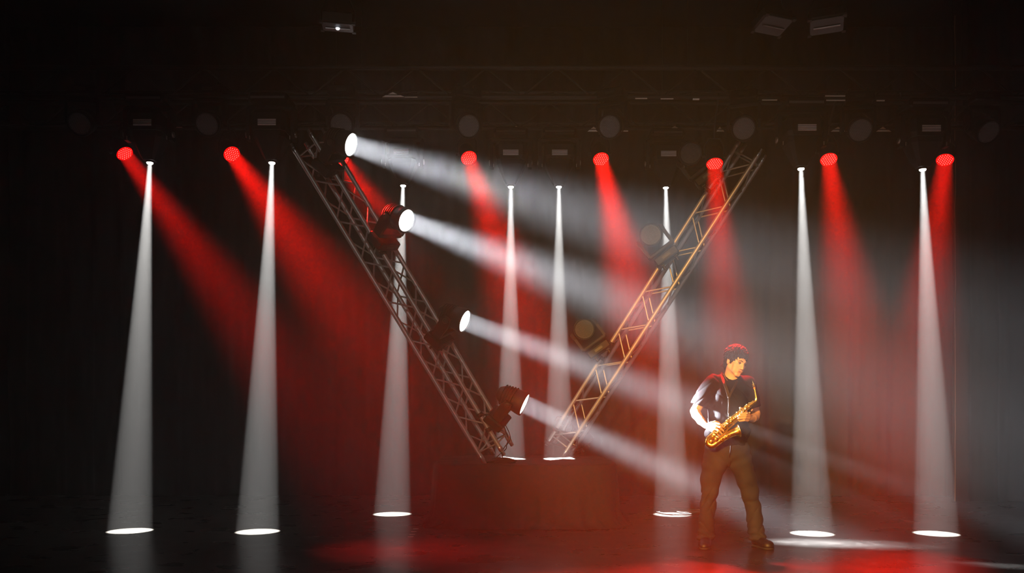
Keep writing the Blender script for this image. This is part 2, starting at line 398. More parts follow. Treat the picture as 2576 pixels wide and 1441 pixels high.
# ---- overhead lighting bars
ZN = P(0, 244, 8.15).z; ZB = P(0, 322, 9.54).z
def bar(name, y, z, label, glints, hts):
    t = thing(name, (0, y, z), label, 'truss'); o = t.location
    for zz, yy in ((0, 0), (.30, 0), (.15, .26)):
        MB().tube([(-6.4, y+yy, z+zz), (6.6, y+yy, z+zz)], .025, 12).obj('chord', M['blackmetal'], t, o)
    n = 36; L = 13.0/n
    for k in range(n):
        x0 = -6.4+k*L; a, b2 = ((x0, y, z), (x0+L, y, z+.3)) if k % 2 == 0 else ((x0, y, z+.3), (x0+L, y, z))
        MB().tube([a, b2], .010, 6).obj('brace', M['blackmetal'], t, o)
        a, b2 = ((x0, y, z), (x0+L, y+.26, z+.15)) if k % 2 == 0 else ((x0, y+.26, z+.15), (x0+L, y, z))
        MB().tube([a, b2], .010, 6).obj('brace', M['blackmetal'], t, o)
    for x in (-5.2, -1.8, 1.8, 5.4):
        MB().tube([(x, y, z+.30), (x, y, 7.2)], .006, 6).obj('steel_cable', M['blackmetal'], t, o)
    for (x0, x1, py, th, tri) in glints:  # bright glints showing through the lacing, put in as pale pieces
        xa, xb = (x0-CX)*(y-.04)/F, (x1-CX)*(y-.04)/F; zz = CH+(HY-py)*(y-.04)/F; hh = th*(y-.04)/F; w = xb-xa
        if tri:
            MB().prism([(0, 0), (w, 0), (w*.82, hh), (w*.14, hh)], (xa, y-.04, zz), (1, 0, 0), (0, 0, 1), (0, 1, 0), .01).obj('glint_plate', M['glint_pale'], t, o)
            MB().prism([(w*.26, hh*1.9), (w*.66, hh*1.9), (w*.46, hh*3.2)], (xa, y-.03, zz), (1, 0, 0), (0, 0, 1), (0, 1, 0), .01).obj('glint_plate', M['glint_pale'], t, o)
        else:
            MB().tube([(xa, y-.04, zz+hh/2), (xb, y-.04, zz+hh/2)], max(hh/2, .004), 8).obj('glint_strip', M['glint_pale'], t, o)
    return t
bar('lighting_bar', 8.15, ZN, 'nearer black overhead lighting truss, above the outer downlight beams',
    [(962, 1018, 244, 4, 1), (1018, 1050, 245, 1.5, 0), (1598, 1628, 249, 3, 0), (1662, 1694, 250, 3, 0), (1743, 1759, 252, 5, 0), (1917, 1955, 253, 3, 0),
     (2076, 2130, 243, 3.5, 0), (2057, 2133, 254, 3.5, 0), (2205, 2225, 255, 4, 0), (2150, 2178, 249, 2, 0)], 0)
bar('lighting_bar', 9.54, ZB, 'farther black overhead lighting truss, above the four inner downlight beams',
    [(1281, 1319, 329, 4, 1), (1478, 1512, 331, 4, 1), (1563, 1580, 331, 3, 0), (1680, 1718, 329, 4, 1), (1802, 1822, 331, 4, 1), (2090, 2131, 331, 4, 1), (2204, 2242, 331, 4, 1), (440, 458, 322, 3, 0)], 0)

# ---- profile spots hanging straight down
LP = ['downlight with a white beam, outermost on the left', 'downlight with a white beam, second from the left, left of the leaning truss',
      'downlight whose white beam drops behind the leaning left truss', 'downlight left of the middle, its white beam ending on the riser',
      'downlight right of the middle, its white beam ending on the riser', 'downlight whose white beam drops behind the golden right truss',
      'downlight with a white beam, just right of the musician', 'downlight with a white beam, outermost on the right']
for i, (p, g) in enumerate(PROFILE):
    zb = (ZN if p.y < 9 else ZB); y = 8.15 if p.y < 9 else 9.54
    d = (g-p).normalized(); t = thing('downlight', (p.x, p.y, p.z), LP[i], 'stage lamp', 'downlights in the two overhead rows'); o = t.location
    U = Vector((0, 0, 1)); hp = p+U*.012
    hd = MB().rbox(hp+U*.155, (.36, .30, .27), b=.05, taper=(.36, .40)); hd.f = hd.f[2:]; hd.sm = hd.sm[2:]; nb = len(hd.v)
    hd.add([(hp.x+.036*math.cos(2*PI*j/8+PI/8*11), hp.y+.036*math.sin(2*PI*j/8+PI/8*11), hp.z+.02) for j in range(8)], [])
    hd.f += [(j, (j+1) % 8, nb+(j+1) % 8, nb+j) for j in range(8)]; hd.sm += [False]*8
    hd.obj('head', M['plastic'], t, o)
    MB().rbox(hp+U*.395, (.36, .32, .20), b=.04).obj('rear_cover', M['plastic'], t, o)
    lb = MB().box(hp+U*.355+Vector((0, -.163, 0)), (.185, .008, .07)).obj('vent', M['blackmetal'], t, o)
    for k in range(4): MB().box(hp+U*(.330+.0165*k)+Vector((0, -.170, 0)), (.180, .008, .009), Matrix.Rotation(-.5, 3, 'X')).obj('slat', M['vent'], lb, o)
    MB().lathe(hp+U*.004, -U, [(0, .0235), (0, .032), (.006, .032), (.012, .028), (.012, .0235), (0, .0235)], 28, cap0=False, cap1=False).obj('lens', M['lens_white'], t, o)
    MB().lathe(hp+U*.004, U, [(0, .036), (.03, .048), (.04, .056)], 24, cap0=False, cap1=False).obj('nozzle', M['plastic'], t, o)
    yk = MB().rbox(hp+U*.535, (.50, .13, .06), b=.02)
    for s in (-1, 1):
        yk.prism([(-.06, .53), (.06, .53), (.065, .35), (.04, .22), (-.04, .22), (-.065, .35)], hp+Vector((s*.225, 0, 0)), (0, 1, 0), (0, 0, 1), (1, 0, 0), .04)
    yk.obj('yoke', M['plastic'], t, o)
    for s in (-1, 1):
        MB().lathe(hp+Vector((s*.245, -.02, .28)), (s, 0, 0), [(0, .03), (.01, .03), (.014, .018)], 16).obj('tilt_knob', M['steel'], t, o)
        MB().box(hp+Vector((s*.202, -.07, .235)), (.006, .01, .035)).obj('latch', M['alu'], t, o)
    bz = hp.z+.62
    MB().rbox((p.x, p.y, bz), (.40, .30, .09), b=.02).obj('base', M['plastic'], t, o)
    MB().box((p.x, p.y-.152, bz-.01), (.34, .006, .022)).obj('display_strip', M['lens_off'], t, o)
    for s in (-1, 1):
        MB().tube([(p.x+s*.13, p.y, bz+.04), (p.x+s*.13, y, zb-.03)], .012, 8).obj('clamp', M['blackmetal'], t, o)
        MB().tube([(p.x+s*.13, y+.034*math.sin(w), zb-.034*math.cos(w)) for w in [PI*1.6*k/10-.2 for k in range(11)]], .010, 8).obj('hook', M['blackmetal'], t, o)

# ---- red LED cans
LC = ['red-lit lamp, outermost on the left, its red beam crossing the first white beam', 'red-lit lamp second from the left, between two white beams',
      'red-lit lamp half hidden behind the topmost lamp of the left truss', 'red-lit lamp left of the middle, beam crossing the top wash beam',
      'red-lit lamp right of the middle, hanging free with its beam straight down', 'red-lit lamp hanging right beside the top of the right truss',
      'red-lit lamp right of the right truss, hanging free', 'red-lit lamp, outermost on the right']
for i, (p, g) in enumerate(CAN):
    d = (g-p).normalized(); yb = 8.15
    t = thing('led_lamp', p, LC[i], 'stage lamp', 'red-lit lamps of the overhead row'); o = t.location
    e = p-d*.012
    MB().lathe(e-d*.20, d, [(0, .05), (.01, .075), (.06, .088), (.20, .092), (.204, .090), (.204, .085)], 30, cap1=False).obj('can', M['plastic'], t, o)
    MB().lathe(e-d*.002, d, [(0, .084), (.004, .084)], 30).obj('lens', M['lens_red'], t, o)
    dd, ax, ay = basis(d, (0, 0, 1)); mb = MB(); q = 0
    for j, cnt in zip(range(-3, 4), (4, 5, 6, 7, 6, 5, 4)):
        for k in range(cnt):
            c = e+d*.003+ax*((k-(cnt-1)/2)*.0235)+ay*(j*.0205)
            mb.lathe(c, d, [(0, .0052), (.003, .0042)], 6, cap0=False)
    tag(mb.obj('led_cluster', M['led_red'], t, o), kind='stuff')
    side = Vector((1, 0, 0)); side = (side-d*side.dot(d)).normalized(); m_ = e-d*.10; tp = Vector((m_.x, m_.y, m_.z+.19))
    yk = MB()
    for s in (-1, 1): yk.tube([m_+side*s*.10, m_+side*s*.105+Vector((0, 0, .10)), tp+side*s*.06, tp], .009, 6)
    yk.obj('yoke', M['blackmetal'], t, o)
    for s in (-1, 1): MB().lathe(m_+side*s*.09, side*s, [(0, .014), (.03, .018), (.034, .01)], 10).obj('knob', M['blackmetal'], t, o)
    MB().tube([tp, (tp.x, tp.y, tp.z+.06), (tp.x, yb, ZN-.03)], .011, 8).obj('drop_arm', M['blackmetal'], t, o)
    MB().tube([(tp.x, yb+.034*math.sin(w), ZN-.034*math.cos(w)) for w in [PI*1.6*k/10-.2 for k in range(11)]], .010, 8).obj('hook', M['blackmetal'], t, o)

# ---- unlit moving heads of the near bar
LH = ['unlit moving lamp, outermost on the left', 'unlit moving lamp, second from the left, above the second red lamp', 'unlit moving lamp above the topmost lit lamp of the left truss',
      'unlit moving lamp above the red lamp left of the middle', 'unlit moving lamp with a clearly dotted lens, above the red lamp right of the middle',
      'unlit moving lamp right above the tip of the right truss', 'unlit moving lamp, second from the right', 'unlit moving lamp, outermost on the right']
for i, (px, py) in enumerate([(200, 312), (520, 313), (858, 314), (1180, 317), (1533, 319), (1871, 324), (2165, 328), (2488, 333)]):
    p = P(px, py, 8.05)
    d = Vector(((.12, .08, .05, .35, -.45, -.3, -.2, .1)[i], -1, (-.6, -.6, -.55, -.45, -.5, -.55, -.5, -.7)[i]))
    piv = p-d.normalized()*.13; bz = piv.z+.30
    wash_head(p, d, (0, 0, -1), False, LH[i], 'unlit moving lamps of the overhead row', hang=max(.03, ZN-bz-.02))

# ---- flood lamps near the top of the picture
fb = thing('lighting_bar', (0, 6.5, 4.80), 'front overhead pipe just above the picture, carrying the flood lamps', 'pipe')
MB().tube([(-5.2, 6.5, 4.80), (5.2, 6.5, 4.80)], .024, 12).obj('pipe', M['blackmetal'], fb, fb.location)
for x in (-4, 0, 4): MB().tube([(x, 6.5, 4.82), (x, 6.5, 7.2)], .005, 6).obj('steel_cable', M['blackmetal'], fb, fb.location)
def flood(px, py, wid, dep, rz, tilt, label, glint):
    p = P(px, py, 6.5); t = thing('flood_lamp', p, label, 'stage lamp'); o = t.location
    R = Matrix.Rotation(rz, 3, 'Z') @ Matrix.Rotation(tilt, 3, 'X')
    f = lambda x, y, z: p+R @ Vector((x, y, z))
    MB().rbox(f(0, 0, .05), (wid, dep, .09), R, taper=(1, 1)).obj('housing', M['blackmetal'], t, o)
    MB().box(f(0, 0, -.004), (wid*.94, dep*.92, .006), R).obj('reflector', M['lens_off'], t, o)
    MB().tube([f(-wid*.38, 0, -.015), f(wid*.38, 0, -.015)], .007, 8).obj('tube', M['steel'], t, o)
    for q in ((-.5, -.5), (.5, -.5), (.5, .5), (-.5, .5)):
        MB().box(f(q[0]*wid*.98, q[1]*dep*.96, 0), (.03, .03, .02), R).obj('corner', M['blackmetal'], t, o)
    mb = MB()
    for s in (-1, 1): mb.tube([f(s*(wid/2+.01), 0, .05), f(s*(wid/2+.012), 0, .12), Vector((p.x+s*.03, 6.5, 4.74)), Vector((p.x, 6.5, 4.79))], .007, 6)
    mb.obj('yoke', M['blackmetal'], t, o)
    if glint: MB().lathe(f(0, -.02, -.02), R @ Vector((0, 0, -1)), [(0, .018), (.01, .014), (.014, .004)], 12).obj('bulb', mat('dim_bulb', (.8, .8, .8), .3, emit=(.9, .95, 1), estr=1.3), t, o)
    return t
flood(850, 68, .26, .14, .15, -.02, 'small overhead lamp with a tiny white glint, at the top left of the middle', True)
flood(1945, 64, .27, .20, .35, -.28, 'dim rectangular overhead flood lamp, the left one of the pair at top right', False)
flood(2080, 64, .27, .20, -.35, -.22, 'dim rectangular overhead flood lamp, the right one of the pair, with a red gleam', False)

# ------------------------------------------------------------------ cables, tape
def cable(pts, label, r=.005, parent=None, m='rubber'):
    cu = bpy.data.curves.new('c', 'CURVE'); cu.dimensions = '3D'; s = cu.splines.new('NURBS'); s.points.add(len(pts)-1)
    for q, p in zip(s.points, pts): q.co = (*p, 1)
    s.use_endpoint_u = True; s.order_u = 4; cu.bevel_depth = r; cu.bevel_resolution = 2; cu.resolution_u = 6; cu.materials.append(M[m])
    o = bpy.data.objects.new('cable', cu); C.objects.link(o)
    dg = bpy.context.evaluated_depsgraph_get(); me = bpy.data.meshes.new_from_object(o.evaluated_get(dg)); bpy.data.objects.remove(o)
    o = bpy.data.objects.new('power_cable', me); C.objects.link(o)
    return tag(o, label, 'cable')
bl = Vector(P(1286, 1140, 8.45))
cable([P(1268, 1062, 8.3), P(1270, 1085, 8.25), P(1281, 1100, 8.3), P(1276, 1118, 8.35), P(1262, 1130, 8.45), P(1263, 1150, 8.55), G(1266, 1157, RZ+.02)], 'thin black cable looping from the lowest lit lamp down to the riser')
cable([P(1272, 1070, 8.32), P(1283, 1090, 8.3), P(1287, 1108, 8.32), P(1270, 1120, 8.4), P(1279, 1130, 8.42), P(1250, 1145, 8.5), G(1243, 1160, RZ+.015)], 'second thin black cable, tangled around the foot of the left truss')
for j, (qx, qy, R_) in enumerate([(1712, 1291, .24), (1752, 1288, .22)]):
    c = G(qx, qy); random.seed(j+3); pts = []
    for k in range(44):
        w = k*.62; rr = R_*(1+.22*math.sin(k*1.9+j)); pts.append((c.x+rr*1.25*math.cos(w), c.y+rr*.8*math.sin(w), .007+.004*(k % 3)))
    pts += [(c.x+.5, c.y-.1, .006), (c.x+.9-.5*j, c.y+.25, .006), (c.x+1.4, c.y+.9, .006)]
    cable(pts, ['loose coil of black cable on the floor inside the white pool left of the musician', 'loose black cable running from the coil on the floor behind the musician'][j], .006)
tp = thing('floor_tape', G(1040, 1340), 'short strips of tape stuck on the floor in the red light patch', 'tape')
for k, (x, y) in enumerate([(1046, 1330), (1041, 1337), (1037, 1344), (1033, 1350)]):
    c = G(x, y); MB().box((c.x, c.y, .0012), (.055, .035+.012*(k == 0), .0016), Matrix.Rotation(.25, 3, 'Z')).obj('tape_strip', M['white_tape'], tp, tp.location)
# ------------------------------------------------------------------ the saxophonist
import numpy as np
PD = 7.14
ROOT = Vector((P(1842, 1372, PD).x, PD, 0))
def Q(px, py, dy=0.): return np.array(P(px, py, PD+dy)-ROOT)
class Field:
    "a signed distance field on a grid, blended from simple shapes and meshed as one surface"
    def __init__(s, lo, hi, h):
        s.lo = np.array(lo, float); s.h = h; s.n = np.ceil((np.array(hi)-s.lo)/h).astype(int)+1
        s.F = np.full(s.n, .5, np.float32)
    def region(s, lo, hi):
        a = np.maximum(np.floor((np.array(lo)-s.lo)/s.h).astype(int), 0); b = np.minimum(np.ceil((np.array(hi)-s.lo)/s.h).astype(int)+1, s.n)
        if np.any(b <= a): return None, None
        g = np.stack(np.meshgrid(*[s.lo[i]+s.h*np.arange(a[i], b[i]) for i in range(3)], indexing='ij'), -1)
        return tuple(slice(a[i], b[i]) for i in range(3)), g
    def put(s, fn, lo, hi, k=.01, mode='add', pad=None):
        pad = (k+.03) if pad is None else pad
        sl, g = s.region(np.array(lo)-pad, np.array(hi)+pad)
        if sl is None: return
        d = fn(g).astype(np.float32); A = s.F[sl]
        if mode == 'add':
            hh = np.clip(.5+.5*(d-A)/max(k, 1e-6), 0, 1); s.F[sl] = d*(1-hh)+A*hh-k*hh*(1-hh)
        elif mode == 'cut':
            hh = np.clip(.5-.5*(A+d)/max(k, 1e-6), 0, 1); s.F[sl] = A*(1-hh)+(-d)*hh+k*hh*(1-hh)
    def cap(s, a, b, ra, rb, k=.01, mode='add', sq=None, T=None):
        "tapered capsule; sq = (axis, factor) squashes its section; T = (matrix, origin) places a head-space shape"
        a, b = np.array(a, float), np.array(b, float)
        if T is not None: a = T[0] @ a+T[1]; b = T[0] @ b+T[1]
        ba = b-a; L2 = max(ba @ ba, 1e-9); rm = max(ra, rb)
        def fn(p):
            t = np.clip(((p-a) @ ba)/L2, 0, 1); o = p-a-t[..., None]*ba; r = ra+t*(rb-ra)
            if sq is None: return np.sqrt((o*o).sum(-1))-r
            n = np.array(sq[0], float); n /= np.linalg.norm(n); on = o @ n; l = np.sqrt(np.maximum((o*o).sum(-1)-on**2+(on/sq[1])**2, 0))
            return (l-r)*min(1, sq[1]+.1)
        s.put(fn, np.minimum(a, b)-rm, np.maximum(a, b)+rm, k, mode)
    def ell(s, c, r, k=.01, mode='add', R=None, T=None):
        c = np.array(c, float); r = np.array(r, float); R = np.eye(3) if R is None else np.array(R)
        if T is not None: c = T[0] @ c+T[1]; R = T[0] @ R
        def fn(p):
            q = (p-c) @ R; k0 = np.sqrt(((q/r)**2).sum(-1)); k1 = np.sqrt(((q/r**2)**2).sum(-1)); return k0*(k0-1)/np.maximum(k1, 1e-6)
        m = r.max(); s.put(fn, c-m, c+m, k, mode)
    def chain(s, pts, k=.01, mode='add', sq=None, T=None):
        for (a, ra), (b, rb) in zip(pts[:-1], pts[1:]): s.cap(a, b, ra, rb, k, mode, sq, T)
    def half(s, p0, n, k=.004, lo=None, hi=None):
        "cut away everything on the side n points to"
        p0, n = np.array(p0, float), np.array(n, float); n /= np.linalg.norm(n)
        lo = s.lo if lo is None else lo; hi = s.lo+s.h*s.n if hi is None else hi
        s.put(lambda p: -((p-p0) @ n), lo, hi, k, 'cut', 0)
    def warp(s, fn):
        idx = np.argwhere(np.abs(s.F) < .03)
        p = s.lo+idx*s.h; s.F[idx[:, 0], idx[:, 1], idx[:, 2]] += fn(p).astype(np.float32)
    def mesh(s, name, m, parent, smooth=1):
        F = s.F; n = F.shape; neg = F < 0
        c = np.zeros([q-1 for q in n], np.int8)
        for i in (0, 1):
            for j in (0, 1):
                for k in (0, 1): c += neg[i:n[0]-1+i, j:n[1]-1+j, k:n[2]-1+k]
        act = (c > 0) & (c < 8); idx = np.argwhere(act); vid = np.full(c.shape, -1, np.int64); vid[act] = np.arange(len(idx))
        acc = np.zeros((len(idx), 3)); cnt = np.zeros(len(idx))
        cor = [(i, j, k) for i in (0, 1) for j in (0, 1) for k in (0, 1)]
        for A in cor:
            for ax in range(3):
                if A[ax] == 1: continue
                B = list(A); B[ax] = 1
                fa = F[idx[:, 0]+A[0], idx[:, 1]+A[1], idx[:, 2]+A[2]]; fb = F[idx[:, 0]+B[0], idx[:, 1]+B[1], idx[:, 2]+B[2]]
                mk = (fa < 0) != (fb < 0); t = np.where(mk, fa/np.where(mk, fa-fb, 1), 0)
                pt = np.tile(np.array(A, float), (len(idx), 1)); pt[:, ax] += t
                acc[mk] += pt[mk]; cnt[mk] += 1
        V = s.lo+(idx+acc/cnt[:, None])*s.h; Fs = []
        for ax in range(3):
            u, v = (ax+1) % 3, (ax+2) % 3
            a = [slice(None)]*3; b = [slice(None)]*3; a[ax] = slice(0, n[ax]-1); b[ax] = slice(1, n[ax])
            e = np.argwhere(neg[tuple(a)] != neg[tuple(b)])
            e = e[(e[:, u] > 0) & (e[:, v] > 0) & (e[:, u] < n[u]-1) & (e[:, v] < n[v]-1)]
            if not len(e): continue
            q = []
            for du, dv in ((1, 1), (0, 1), (0, 0), (1, 0)):
                w = e.copy(); w[:, u] -= du; w[:, v] -= dv; q.append(vid[w[:, 0], w[:, 1], w[:, 2]])
            q = np.stack(q, 1); fl = neg[e[:, 0], e[:, 1], e[:, 2]]; q[~fl] = q[~fl][:, ::-1]; Fs.append(q)
        Fq = np.concatenate(Fs)
        for _ in range(smooth):
            sm = np.zeros_like(V); ct = np.zeros(len(V))
            for i in range(4):
                for j in (1, 3): np.add.at(sm, Fq[:, i], V[Fq[:, (i+j) % 4]]); np.add.at(ct, Fq[:, i], 1)
            V = V*.45+.55*sm/np.maximum(ct, 1)[:, None]
        me = bpy.data.meshes.new(name); me.from_pydata(V.tolist(), [], Fq.tolist()); me.materials.append(m)
        me.polygons.foreach_set('use_smooth', [True]*len(me.polygons)); me.update()
        o = bpy.data.objects.new(name, me); C.objects.link(o); o.parent = parent; return o

person = thing('person', ROOT, 'dark-haired man in a dark T-shirt and faded jeans, legs apart, holding a saxophone', 'person')
MS = dict(
 skin=mat('skin', (.70, .42, .29), .48, bump=(220, .1, .001), spec=.4),
 hair=mat('dark_hair', (.018, .010, .007), .6, spec=.3, bump=(160, .6, .004)),
 shirt=mat('charcoal_cotton', (.012, .012, .014), .85, bump=(300, .25, .002), spec=.1),
 jeans=mat('faded_denim', (.09, .08, .075), .85, bump=(400, .3, .002), spec=.2, extra=(5, (.014, .016, .022), (.036, .036, .042), (1, 1, .5))),
 shoe=mat('black_leather', (.010, .009, .009), .5, bump=(60, .2, .002)),
 sole=mat('dark_sole', (.02, .018, .017), .7),
 lip=mat('lip_skin', (.42, .17, .13), .4),
 white=mat('eye_white', (.32, .26, .22), .25), iris=mat('dark_iris', (.03, .015, .008), .15), brow=mat('brow_hair', (.03, .016, .01), .7))
# head space -> person space
yaw, pit, rol = math.radians(26), math.radians(18), math.radians(12)
Rh = np.array(Matrix.Rotation(yaw, 3, 'Z') @ Matrix.Rotation(rol, 3, 'Y') @ Matrix.Rotation(pit, 3, 'X'))
HC = Q(1853, 909, -.05); T = (Rh, HC)
hx = lambda *p: Rh @ np.array(p)+HC
def arms(f, k, g=0.):
    f.chain([(Q(1790, 962, .02), .056+g), (Q(1768, 1000, .03), .050+g), (Q(1749, 1034, .03), .042+g), (Q(1752, 1042, .0), .043+g), (Q(1763, 1058, -.08), .036+g), (Q(1776, 1071, -.165), .026+g)], k)
    f.chain([(Q(1880, 966, .02), .056+g), (Q(1891, 1004, .05), .050+g), (Q(1900, 1040, .07), .042+g), (Q(1898, 1047, .03), .043+g), (Q(1893, 1052, -.06), .036+g), (Q(1886, 1052, -.15), .026+g)], k)
B = Field((-.42, -.38, -.02), (.30, .26, 1.86), .0042)
# head
B.ell((0, .018, .032), (.075, .094, .086), .01, T=T)
B.ell((0, -.020, -.026), (.058, .068, .082), .02, T=T)
B.cap((-.010, -.073, -.106), (.010, -.073, -.106), .0165, .0165, .018, T=T)
for s in (-1, 1):
    B.cap((s*.054, .005, -.060), (s*.014, -.062, -.098), .016, .014, .022, T=T)
    B.ell((s*.040, -.056, -.030), (.024, .020, .020), .016, T=T); B.ell((s*.030, -.056, -.066), (.028, .024, .034), .016, T=T)
    B.cap((s*.012, -.090, .020), (s*.044, -.074, .017), .0105, .009, .012, T=T)
    B.ell((s*.031, -.101, -.002), (.017, .014, .011), .010, 'cut', T=T)
    B.ell((s*.0115, -.097, -.044), (.0085, .011, .008), .006, T=T)
    B.ell((s*.077, .012, -.012), (.010, .019, .034), .005, T=T)
    B.ell((s*.088, .004, -.012), (.008, .009, .018), .004, 'cut', T=T)
B.chain([((0, -.088, .012), .0080), ((0, -.100, -.020), .0085), ((0, -.110, -.040), .0100)], .010, T=T)
B.cap((-.018, -.078, -.073), (.018, -.078, -.073), .0125, .0125, .014, T=T)
B.cap((-.022, -.096, -.0725), (.022, -.096, -.0725), .0022, .0022, .004, 'cut', T=T)
# neck, trunk, arms (the trunk and the legs are mostly covered)
B.cap(hx(0, .022, -.05), Q(1838, 958, .03), .056, .062, .025)
B.cap(Q(1838, 958, .03), Q(1837, 985, .03), .062, .10, .04, sq=((0, 1, 0), .8))
B.cap(Q(1803, 968, .03), Q(1869, 970, .03), .065, .065, .04)
B.chain([(Q(1837, 1000, .02), .15), (Q(1834, 1060, .02), .135), (Q(1830, 1120, .02), .14)], .04, sq=((0, 1, 0), .66))
arms(B, .012)
for pts in ([(Q(1806, 1130, .02), .085), (Q(1786, 1240, -.01), .055), (Q(1776, 1345, .03), .04)], [(Q(1856, 1130, .02), .085), (Q(1886, 1240, 0), .055), (Q(1904, 1345, .0), .04)]):
    B.chain(pts, .02)
# right hand (seen at the left), over the lower keys
wr = Q(1776, 1071, -.165)
kn = [Q(1801, 1065, -.245), Q(1802, 1072, -.252), Q(1799, 1079, -.250), Q(1794, 1085, -.240)]
for q in kn: B.cap(wr+(q-wr)*.25, q, .019, .0125, .010)
for q, m_, e, r in zip(kn, (Q(1811, 1067, -.268), Q(1812, 1075, -.275), Q(1808, 1083, -.272), Q(1802, 1089, -.262)),
                       (Q(1819, 1075, -.258), Q(1820, 1084, -.262), Q(1816, 1091, -.260), Q(1809, 1096, -.252)), (.0095, .010, .0095, .0085)):
    B.chain([(q, r+.002), (m_, r), (e, r-.002)], .0025)
B.chain([(wr+np.array((.01, -.01, .0)), .017), (Q(1789, 1064, -.20), .014), (Q(1799, 1061, -.20), .011), (Q(1808, 1063, -.195), .009)], .005)
# left hand (seen at the right), wrapped round the upper keys
wl = Q(1886, 1052, -.15)
kn = [Q(1883, 1040, -.205), Q(1884, 1046, -.212), Q(1883, 1052, -.212), Q(1880, 1057.5, -.205)]
for q in kn: B.cap(wl+(q-wl)*.2, q, .019, .0125, .010)
for q, m_, e, r in zip(kn, (Q(1876, 1039, -.256), Q(1876, 1045, -.262), Q(1874, 1051, -.262), Q(1872, 1057, -.253)),
                       (Q(1861, 1041, -.268), Q(1857, 1047, -.272), Q(1857, 1053, -.270), Q(1860, 1059, -.260)), (.0105, .0108, .0105, .0095)):
    B.chain([(q, r+.002), (m_, r), (e, r-.002)], .0025)
B.chain([(wl+np.array((-.005, -.01, .01)), .017), (Q(1876, 1035, -.17), .014), (Q(1868, 1029, -.175), .011), (Q(1862, 1026, -.19), .009)], .005)
B.mesh('body', MS['skin'], person)
# face pieces
for s in (-1, 1):
    MB().lathe(Vector(hx(s*.031, -.0785, -.003)), Vector(Rh @ np.array((0, 0, 1))), [(-.0105*math.cos(PI*i/10), .0105*math.sin(PI*i/10)+1e-5) for i in range(11)], 16).obj('eye', MS['white'], person)
    MB().lathe(Vector(hx(s*.031, -.0885, -.0035)), Vector(Rh @ np.array((0.0, -1, 0))), [(0, .0064), (.0012, .0056), (.0018, .0015)], 14).obj('iris', MS['iris'], person)
    f = Field(hx(s*.031, -.09, .012)-.04, hx(s*.031, -.09, .012)+.04, .002)
    f.chain([((s*.014, -.098, .017), .0036), ((s*.030, -.095, .022), .0040), ((s*.047, -.083, .017), .0022)], .002, T=T); f.mesh('eyebrow', MS['brow'], person)
    f = Field(hx(s*.031, -.09, 0)-.03, hx(s*.031, -.09, 0)+.03, .0018)
    f.chain([((s*.019, -.0885, .001), .0022), ((s*.031, -.0925, .0055), .0026), ((s*.044, -.084, .001), .0022)], .002, T=T); f.mesh('eyelid', MS['brow'], person)
f = Field(hx(0, -.1, -.075)-.04, hx(0, -.1, -.075)+.04, .002)
f.chain([((-.025, -.0855, -.071), .0022), ((-.008, -.0915, -.0695), .0034), ((.008, -.0915, -.0695), .0034), ((.025, -.0855, -.071), .0022)], .003, T=T)
f.chain([((-.022, -.0865, -.0745), .0022), ((-.006, -.0908, -.0775), .0038), ((.006, -.0908, -.0775), .0038), ((.022, -.0865, -.0745), .0022)], .003, T=T)
f.cap((-.02, -.096, -.0735), (.02, -.096, -.0735), .0015, .0015, .002, 'cut', T=T); f.mesh('lips', MS['lip'], person)
# hair
f = Field(HC-.17, HC+.19, .0036)
f.ell((0, .030, .048), (.092, .105, .090), .01, T=T)
f.ell((0, .055, -.01), (.080, .075, .085), .02, T=T)
f.ell((.0, .085, -.06), (.055, .035, .05), .02, T=T)
for s in (-1, 1): f.ell((s*.075, -.012, .01), (.014, .026, .045), .012, T=T)
f.ell((0, -.12, -.040), (.068, .085, .098), .012, 'cut', T=T)
for s in (-1, 1): f.ell((s*.092, .006, -.03), (.022, .026, .032), .008, 'cut', T=T)
def hn(p):
    q = (p-HC) @ Rh
    return .0055*np.sin(q[:, 0]*95+3*np.sin(q[:, 2]*60))*np.sin(q[:, 1]*90+2.5*np.sin(q[:, 0]*70))*np.sin(q[:, 2]*85+1)+.003*np.sin(q[:, 0]*210+q[:, 2]*120)*np.sin(q[:, 1]*190)
f.warp(hn)
hair = f.mesh('hair', MS['hair'], person)
random.seed(11); mb = MB()
for i in range(420):
    th, ph = random.uniform(0, 2*PI), random.uniform(-.35, 1.5)
    n_ = np.array((math.cos(ph)*math.cos(th), math.cos(ph)*math.sin(th), math.sin(ph)))
    q = np.array((0, .034, .045))+n_*np.array((.088, .100, .088))
    if q[1] < -.035 and q[2] < .065: continue
    if abs(q[0]) > .06 and q[1] < .03 and q[2] < -.01: continue
    fall = np.array((random.uniform(-.4, .4)*n_[2], random.uniform(-.6, .2) if n_[1] < 0 else .3, -1.))
    tn = fall-n_*(fall @ n_); tn /= np.linalg.norm(tn); pts = []; L = random.uniform(.025, .05)
    for k in range(5):
        u = k/4; pts.append(Vector(hx(*(q+tn*L*u+n_*(.004+.010*math.sin(u*PI)-.004*u)+np.array((.006*math.sin(u*5+i), .005*math.cos(u*4+i), 0))))))
    mb.tube(pts, [.0045, .0055, .0045, .003, .0008], 5)
for i in range(26):                                # fringe and nape
    x = random.uniform(-.062, .062); q = np.array((x, -.078+.35*abs(x), .082-.3*abs(x)*.6))
    mb.tube([Vector(hx(*(q+np.array((.008*math.sin(i+u*3)*u-.012*u, -.016*u+.006*u*u*2, -.034*u*random.uniform(.7, 1.2)))))) for u in (0, .33, .66, 1)], [.005, .005, .0035, .001], 5)
for i in range(26):
    x = random.uniform(-.062, .05); q = np.array((x, .10-.5*abs(x)*.6, -.055))
    mb.tube([Vector(hx(*(q+np.array((.01*u*math.sin(i)-.010*u, .012*u, -.035*u))))) for u in (0, .33, .66, 1)], [.006, .0055, .004, .001], 5)
mb.obj('hair_locks', MS['hair'], person)
